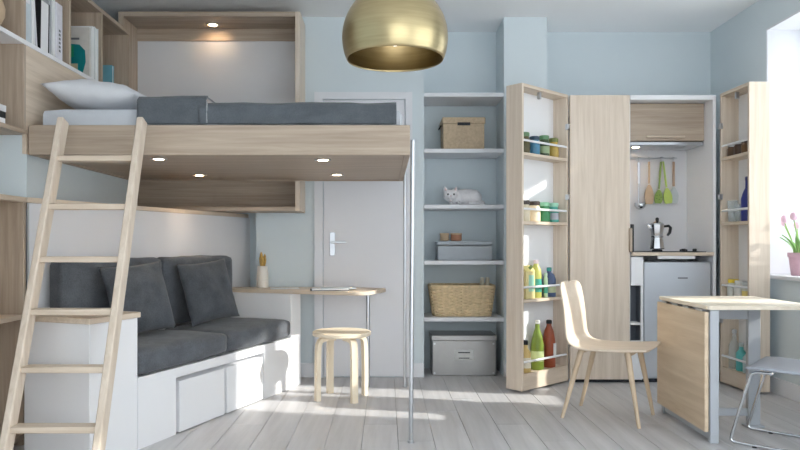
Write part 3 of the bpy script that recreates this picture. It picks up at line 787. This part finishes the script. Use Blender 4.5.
def paddle(t, mat, w, z0, z1, hmat=None, slots=False, hw_=.007):
    MB().box(-hw_, hw_, -.005, .005, z1+.005, -.015, b=.003).build('handle', hmat or mat, t)
    a = []
    n = 16
    hh = z1-z0
    pts = []
    for i in range(n+1):
        v = i/n; ww = w*(1-abs(2*v-.85)**3.2*.55) if v < .45 else w*(1-((v-.45)/.55)**1.7*.80)
        pts.append((ww, z0+hh*v))
    poly = [(x, z) for x, z in pts]+[(-x, z) for x, z in reversed(pts)]
    MB().prism(poly, -.004, .004, M=Matrix(((1, 0, 0, 0), (0, 0, 1, 0), (0, 1, 0, 0), (0, 0, 0, 1)))).build('blade', mat, t)
t = ut(648.5, 'spatula', 'brown wooden spatula hanging beside the ladle'); paddle(t, colm(190, 162, 132), .034, -.34, -.19)
t = ut(660.5, 'slotted_spoon', 'olive green spoon hanging beside the wooden spatula'); t.rotation_euler = (0, .07, 0); paddle(t, colm(132, 156, 76), .031, -.335, -.23)
for k in range(5): MB().cyl((.018*math.cos(k*1.257), -.0045, -.288+.018*math.sin(k*1.257)), (.018*math.cos(k*1.257), -.0055, -.288+.018*math.sin(k*1.257)), .005, n=8).build('slot', colm(90, 116, 34), t)
t = ut(661.5, 'spoon', 'lime green spoon hanging beside the olive one'); t.location.y -= .014; t.rotation_euler = (0, -.13, 0); paddle(t, colm(176, 196, 100), .033, -.34, -.22)
t = ut(673, 'turner', 'clear grey turner with wooden handle at the end of the rail'); paddle(t, colm(186, 192, 192), .036, -.335, -.21, colm(172, 142, 118), hw_=.009)

# ------------------------------------------------------------------ pull-out larder doors with shelves
def larder(name, lab, loc, rz, W, D, hinge_x, H=2.05, back=WHITE):
    t = thing(name, lab, 'cabinet', loc, rz)
    boxpart('side_panel', PALEZ, t, 0, .02, 0, D, 0.015, H, b=.0015); boxpart('side_panel', PALEZ, t, W-.02, W, 0, D, 0.015, H, b=.0015)
    boxpart('top_panel', PALEX, t, .02, W-.02, 0, D-.016, H-.022, H, b=.001)
    boxpart('plinth_front', PALEX, t, .02, W-.02, 0, .018, .015, .125, b=.001)
    boxpart('back_panel', back, t, .02, W-.02, D-.016, D, .015, H)
    for z in (.12, .616, 1.139, 1.595): boxpart('shelf', PALEX, t, .02, W-.02, 0.018 if z < .2 else 0, D-.016, z-.02, z, b=.001)
    for z in (.12, .616, 1.139, 1.595): MB().cyl((.02, .008, z+.082), (W-.02, .008, z+.082), .008, n=8).build('guard_rail', WHITE, t)
    MB().box(W*.42, W*.42+.02, .02, .045, H-.07, H-.022, b=.003).build('catch', STEEL, t)
    for z in (.45, 1.32, 1.82):
        MB().box(hinge_x-.012, hinge_x+.012, -.016, .012, z-.02, z+.02, b=.003).build('hinge', STEEL, t)
    MB().cyl((.1, D/2, 0), (.1, D/2, .016), .02, n=12).build('castor', BLACK, t); MB().cyl((W-.1, D/2, 0), (W-.1, D/2, .016), .02, n=12).build('castor', BLACK, t)
    return t
LF = (.896, 4.480, math.radians(42.3)); RF = (2.366, 4.800+.02, math.atan2(-1, .03))
larder('larder_door', 'thick open oak larder door with jars beside the alcove shelves', (LF[0], LF[1], 0), LF[2], .548, .130, .534)
larder('larder_door', 'thick open oak larder door with blue bottle by the window', (RF[0], RF[1], 0), RF[2], .37, .14, .012)

def jar(fr_, x, y, z, r, h, cbody, clid, lab, ccont=None, grp='jars on the larder doors'):
    t = thing('jar', lab, 'jar', frame_loc(fr_, x, y, z+.0005), fr_[2], grp)
    MB().lathe([(r*.9, 0), (r, .005), (r, h*.66), (r*.82, h*.74), (r*.82, h*.80)], n=20).build('body', cbody, t)
    MB().lathe([(r*.9, 0), (r*.92, h*.03), (r*.92, h*.17), (r*.8, h*.20)], z=h*.80, n=20).build('lid', clid, t)
    if ccont: MB().lathe([(r*1.012, 0), (r*1.012, h*.34)], z=h*.14, n=20, cap0=False, cap1=False).build('paper_label', ccont, t)
    return t
z1, z2, z3, z4 = 1.595, 1.139, .616, .12
jar(LF, .110, .060, z1, .036, .145, colm(86, 78, 44), colm(96, 132, 92), 'dark olive jar on the top larder shelf beside the blue jar')
jar(LF, .222, .060, z1, .038, .130, colm(72, 128, 160), colm(48, 72, 92), 'bright blue jar on the top larder shelf')
jar(LF, .336, .060, z1, .038, .148, colm(62, 78, 50), colm(92, 138, 96), 'dark green jar with pale label between blue and yellow jars', colm(150, 168, 128))
jar(LF, .448, .060, z1, .038, .140, colm(188, 160, 80), colm(112, 122, 62), 'mustard yellow jar on the top larder shelf')
jar(LF, .110, .061, z2, .038, .142, colm(224, 214, 188), colm(62, 48, 44), 'cream jar with dark lid beside the larder end panel')
jar(LF, .222, .061, z2, .042, .140, colm(226, 208, 178), colm(60, 46, 42), 'wider cream jar with dark lid beside the green jar')
jar(LF, .338, .061, z2, .042, .138, colm(62, 136, 88), colm(148, 206, 168), 'grass green jar with pale green lid')
jar(LF, .448, .061, z2, .040, .138, colm(84, 168, 152), colm(160, 212, 186), 'turquoise jar with grey label beside the green jar', colm(172, 172, 182))
def bottle(fr_, x, y, z, prof, body, cap, lab, label=None, lz=(.05, .12), cat='bottle', grp='bottles on the larder doors', sx=1, sy=1, name='bottle', caph=.022):
    t = thing(name, lab, cat, frame_loc(fr_, x, y, z+.0005), fr_[2], grp)
    MB().lathe(prof, n=20, sx=sx, sy=sy).build('body', body, t)
    r, h = prof[-1]
    MB().lathe([(r*1.18, 0), (r*1.18, caph), (r*.9, caph+.004)], z=h, n=14).build('cap', cap, t)
    if label:
        rm = max(p_[0] for p_ in prof)
        MB().lathe([(rm*1.012, lz[0]), (rm*1.012, lz[1])], n=20, cap0=False, cap1=False, sx=sx, sy=sy).build('paper_label', label, t)
    return t
# lower left shelves
t = thing('carton', 'yellow drink carton with pale green label on the larder shelf', 'carton', frame_loc(LF, .130, .060, z3+.0005), LF[2])
boxpart('box', colm(216, 202, 146), t, -.052, .052, -.036, .036, 0, .185, b=.003)
MB().prism([(-.036, .185), (.036, .185), (.004, .225), (-.004, .225)], -.052, .052, M=Matrix(((0, 0, 1, 0), (1, 0, 0, 0), (0, 1, 0, 0), (0, 0, 0, 1)))).build('gable', colm(226, 212, 140), t)
boxpart('print', colm(160, 208, 188), t, -.022, .034, -.0375, -.0362, .05, .16)
MB().cyl((.012, -.018, .205), (.012, -.034, .220), .012, n=12).build('spout_cap', colm(120, 140, 90), t)
bottle(LF, .262, .074, z3, [(.036, 0), (.038, .006), (.038, .15), (.032, .20), (.018, .225), (.016, .235)], colm(178, 178, 92), colm(208, 190, 196), 'tall lime yellow bottle with teal label on the larder shelf', colm(70, 160, 142), (.04, .13))
bottle(LF, .318, .034, z3, [(.014, 0), (.015, .004), (.015, .13), (.010, .145)], colm(206, 226, 188), colm(206, 226, 200), 'slender pale green tube in front of the lime bottle', colm(84, 176, 150), (.03, .09), name='tube', cat='bottle')
bottle(LF, .405, .065, z3, [(.044, 0), (.047, .006), (.047, .12), (.036, .155), (.016, .17), (.015, .18)], colm(76, 92, 126), colm(52, 148, 140), 'slate blue bottle with teal cap and leafy label', colm(196, 200, 160), (.03, .075))
bottle(LF, .120, .062, z4, [(.036, 0), (.038, .005), (.038, .13), (.018, .16), (.016, .185)], colm(212, 184, 118), DARK, 'small amber oil bottle with black cap on larder floor', colm(236, 230, 212), (.03, .10), caph=.026)
bottle(LF, .262, .064, z4, [(.042, 0), (.045, .006), (.045, .17), (.030, .24), (.016, .285), (.015, .315)], colm(122, 142, 52), colm(216, 216, 210), 'tall green juice bottle with pale label on larder floor', colm(206, 218, 160), (.06, .13))
bottle(LF, .405, .066, z4, [(.043, 0), (.045, .006), (.045, .18), (.033, .25), (.018, .29), (.017, .305)], colm(156, 76, 46), DARK, 'tall red-orange bottle with black cap on larder floor', None)
boxpart('print', PAPER, bpy.data.objects[[o.name for o in bpy.data.objects if o.get('label', '').startswith('tall red-orange')][0]], -.012, .018, -.048, -.044, .07, .17)
# right larder door
jar(RF, .065, .058, z1, .036, .085, colm(96, 72, 52), STEEL, 'squat brown spice jar nearest the cabinet hinge by the window')
jar(RF, .155, .058, z1, .038, .092, colm(72, 50, 38), STEEL, 'dark brown spice jar between two others on window-side larder')
jar(RF, .245, .058, z1, .038, .088, colm(112, 82, 52), colm(64, 50, 40), 'brown spice jar with dark lid on window-side larder')
def tumbler(x, z, r, h, lab):
    t = MB().lathe([(r*.8, 0), (r, h), (r*.93, h), (r*.74, .008)], n=20).build('tumbler', CLEAR)
    t.location = frame_loc(RF, x, .058, z+.0005); tag(t, lab, 'glass', 'drinking glasses on the larder')
tumbler(.065, z2, .036, .15, 'tall clear drinking glass on the window-side larder shelf'); tumbler(.150, z2, .036, .12, 'shorter clear drinking glass beside the blue bottle')
bottle(RF, .245, .058, z2, [(.036, 0), (.039, .006), (.039, .15), (.028, .19), (.013, .225), (.012, .275)], colm(36, 46, 128), colm(36, 44, 110), 'cobalt blue glass bottle on the window-side larder shelf')
jar(RF, .07, .060, z3, .040, .125, colm(214, 214, 206), colm(226, 196, 60), 'white tub with yellow lid on the window-side larder')
jar(RF, .16, .060, z3, .040, .12, colm(226, 224, 218), colm(214, 214, 210), 'plain white tub beside the yellow-lidded tub')
jar(RF, .25, .060, z3, .038, .115, colm(206, 206, 196), colm(196, 200, 200), 'pale grey tub at the free end of window-side larder', colm(226, 206, 120))
bottle(RF, .08, .06, z4, [(.034, 0), (.036, .005), (.036, .16), (.014, .20), (.013, .245)], CLEAR, STEEL, 'tall clear bottle on the floor of window-side larder')
bottle(RF, .17, .06, z4, [(.032, 0), (.034, .005), (.034, .12), (.014, .145), (.013, .165)], colm(96, 186, 186), colm(196, 206, 206), 'teal liquid bottle on the floor of window-side larder')
bottle(RF, .255, .06, z4, [(.032, 0), (.034, .005), (.034, .10), (.014, .13), (.013, .15)], colm(186, 206, 210), DARK, 'pale bottle with dark cap on floor of window-side larder')

# ------------------------------------------------------------------ folding table
tr = math.radians(1.5)
TX, TY = 1.585, 3.35
tf = (TX, TY, -tr)
tab = thing('folding_table', 'pale oak drop-leaf table on grey metal legs near the window', 'table', (TX, TY, 0), -tr)
TW, TL, TH = .555, .655, .68
poly = arc(.02, .02, .02, 180, 270, 4)+arc(TW-.02, .02, .02, 270, 360, 4)+arc(TW-.02, TL-.02, .02, 0, 90, 4)+arc(.02, TL-.02, .02, 90, 180, 4)
MB().prism(poly, TH-.020, TH, b=.002).build('table_top', TOPSUNY, tab)
lf = boxpart('drop_leaf', TABLEY, tab, -.010, .010, .012, TL-.012, .055, TH-.032, b=.002)
for yy in (.06, .22, .36, .52): boxpart('hinge', STEEL, tab, -.004, .02, yy, yy+.07, TH-.034, TH-.022)
boxpart('leg', STEELG, tab, .014, .058, .004, .034, 0, TH-.022, b=.003); boxpart('leg', STEELG, tab, .014, .058, TL-.045, TL-.015, 0, TH-.022, b=.003)
boxpart('leg', STEELG, tab, .355, .42, .315, .345, 0, TH-.022, b=.003)
boxpart('apron', STEELG, tab, .058, .355, .32, .34, TH-.10, TH-.022, b=.002); boxpart('apron', STEELG, tab, .02, .045, .034, TL-.045, TH-.08, TH-.022, b=.002)
boxpart('foot_bar', STEELG, tab, .036, .356, .32, .34, .06, .10, b=.002); boxpart('foot_bar', STEELG, tab, .022, .046, .034, TL-.045, .012, .045, b=.002)
boxpart('foot', STEELG, tab, .34, .435, .30, .36, 0, .012, b=.002)

# ------------------------------------------------------------------ wooden chair
fa = math.radians(-33)
ch = thing('plywood_chair', 'pale bent-plywood chair with tapered wooden legs facing the table', 'chair', (1.274, 3.886, 0), fa)
def chair_profile():
    P = [(.245, .408), (.235, .412), (.18, .409), (.10, .402), (0, .398), (-.08, .398), (-.135, .405), (-.172, .425), (-.193, .46), (-.203, .51), (-.212, .57), (-.224, .64), (-.240, .71), (-.255, .765)]
    out = []
    for i in range(len(P)-1):
        for k in range(3):
            t_ = k/3
            p0 = P[max(0, i-1)]; p1 = P[i]; p2 = P[i+1]; p3 = P[min(len(P)-1, i+2)]
            out.append(tuple(.5*((2*p1[j])+(-p0[j]+p2[j])*t_+(2*p0[j]-5*p1[j]+4*p2[j]-p3[j])*t_*t_+(-p0[j]+3*p1[j]-3*p2[j]+p3[j])*t_**3) for j in (0, 1)))
    out.append(P[-1]); return out
CP = chair_profile()
def shell(P, W0, W1, k_seat, k_back):
    m = MB(); n = len(P)-1; NV = 14
    def fn(u, v):
        i = u*n; i0 = min(int(i), n-1); f_ = i-i0
        x_ = P[i0][0]*(1-f_)+P[i0+1][0]*f_; z_ = P[i0][1]*(1-f_)+P[i0+1][1]*f_
        a = 2*v-1
        hw2 = W0+(W1-W0)*u
        e = min(u, 1-u)
        if e < .10: hw2 *= (1-(1-e/.10)**3*.28)
        bk = max(0, (u-.45)/.55)
        x_ += k_back*a*a*bk; z_ += k_seat*a*a*(1-bk)*(1-u)
        return Vector((x_, a*hw2, z_))
    m.grid(fn, n, NV)
    return m
o = shell(CP, .205, .185, .006, .028).build('seat_shell', CHAIRW, ch, ang=80)
so = o.modifiers.new('thick', 'SOLIDIFY'); so.thickness = .012; so.offset = 0
for sx in (-1, 1):
    for sy in (-1, 1):
        top = (.135 if sx > 0 else -.115, sy*.135, .395); bot = (.205 if sx > 0 else -.215, sy*.175, 0)
        MB().tube([bot, tuple(bot[k]+(top[k]-bot[k])*.6 for k in range(3)), top], .012, 12, [.0095, .014, .017]).build('leg', CHAIRL, ch)
MB().box(-.13, .15, -.02, .02, .372, .389, b=.003).box(-.13, -.10, -.145, .145, .372, .389, b=.003).box(.12, .15, -.145, .145, .372, .389, b=.003).build('under_frame', CHAIRL, ch)

# ------------------------------------------------------------------ metal sled chair
fm = math.atan2(.66, -.75)
mc = thing('sled_chair', 'grey seat chair on chrome sled runners by the window', 'chair', (2.02, 3.30, 0), fm)
P2 = [(.215, .372), (.20, .383), (.14, .387), (0, .382), (-.10, .380), (-.155, .386), (-.185, .41), (-.20, .45), (-.215, .52), (-.235, .62), (-.255, .72), (-.262, .75)]
o = shell(P2, .21, .19, .004, .03).build('seat_shell', plain('grey_seat', srgb(170, 174, 184), .45, var=.02), mc, ang=80)
so = o.modifiers.new('thick', 'SOLIDIFY'); so.thickness = .012; so.offset = 0
for sy in (-1, 1):
    y = sy*.165
    pts = [(.10, y*.9, .364), (.165, y, .364), (.185, y, .355), (.193, y, .335), (.272, y, .045), (.276, y, .02), (.263, y, .010), (.19, y, .009), (-.19, y, .009), (-.222, y, .010), (-.235, y, .02), (-.232, y, .045), (-.155, y, .335), (-.145, y, .36), (-.12, y*.9, .364)]
    MB().tube(pts, .008, 10).build('runner', CHROME, mc)
    for xx in (-.17, .17): MB().lathe([(.012, 0), (.012, .006)], (xx, y), 0, 10).build('glide', BLACK, mc)
MB().cyl((.10, -.15, .364), (.10, .15, .364), .008, n=10).build('cross_bar', CHROME, mc); MB().cyl((-.12, -.15, .364), (-.12, .15, .364), .008, n=10).build('cross_bar', CHROME, mc)

# ------------------------------------------------------------------ tulip pot on the sill
SZ = WZ0+.0255
tp = thing('tulip_pot', 'pink pot of tulips on the white window sill', 'potted plant', (2.70, 4.43, SZ))
PINKPOT = colm(196, 160, 172, .6); LEAF = colm(128, 176, 96, .5); PETAL = colm(232, 196, 212, .6); STEM = colm(150, 186, 110, .6)
MB().lathe([(.050, 0), (.054, .004), (.068, .12), (.074, .122), (.075, .150), (.068, .150), (.064, .12)], n=28).build('pot', PINKPOT, tp)
MB().lathe([(.001, 0), (.063, 0)], z=.13, n=20, cap0=False).build('soil', colm(84, 66, 54), tp)
random.seed(3)
for k in range(7):
    a = k*.9+.3; rr = .035; lx, ly = math.cos(a)*(.05+.04*random.random()), math.sin(a)*(.05+.04*random.random())
    hh = .18+.09*random.random()
    sx_, sy_ = math.cos(a)*rr, math.sin(a)*rr
    s = MB().tube([(sx_, sy_, .125), (sx_+lx*.3, sy_+ly*.3, .125+hh*.5), (sx_+lx, sy_+ly, .125+hh)], .0035, 6).build('stem', STEM, tp)
    MB().lathe([(.004, 0), (.018, .008), (.023, .024), (.019, .042), (.008, .052)], (sx_+lx, sy_+ly), .120+hh, 10).build('tulip_bloom', PETAL, s)
for k in range(8):
    a = k*.785; m = MB(); hh = .14+.05*random.random(); out = .07+.03*random.random()
    def fn(u, v):
        r0 = .03+out*u**1.6; w = .016*math.sin(PI*min(1, .12+u*.9))
        z = .125+hh*(u-.25*u*u)
        b_ = (2*v-1)*w
        return Vector((math.cos(a)*r0-math.sin(a)*b_, math.sin(a)*r0+math.cos(a)*b_, z+abs(2*v-1)*.006))
    m.grid(fn, 10, 4); o = m.build('leaf', LEAF, tp, ang=80)
    so = o.modifiers.new('thick', 'SOLIDIFY'); so.thickness = .0015

# ------------------------------------------------------------------ pendant lamp
PLY = 2.33; PXc = (395-CX)*PLY/FPX
pl = thing('pendant_lamp', 'round brushed brass pendant lamp hanging from the ceiling', 'lamp', (PXc, PLY, 1.688))
R = .181; prof = []
a0 = -math.asin(.074/R)
for i in range(41):
    a = a0+(PI/2-.06-a0)*i/40; prof.append((R*math.cos(a), R*math.sin(a)))
o = MB().lathe(prof, n=72, cap0=False, cap1=False).build('shade', BRASS, pl, ang=60)
so = o.modifiers.new('thick', 'SOLIDIFY'); so.thickness = .003; so.offset = -1
MB().lathe([(.03, .17), (.03, .19), (.012, .215), (.004, .22)], n=20).build('shade_cap', BRASS, pl)
MB().cyl((0, 0, .215), (0, 0, HC-1.688-.02), .003, n=8).build('cord', BLACK, pl)
MB().lathe([(.05, 0), (.05, .015), (.02, .0195)], z=HC-1.688-.02, n=24).build('ceiling_rose', BRASS, pl)
MB().cyl((0, 0, .06), (0, 0, .17), .018, n=14).build('socket', BRASS, pl)
MB().sphere((0, 0, .014), .032, .032, .040, sub=3).build('bulb', BULB, pl)
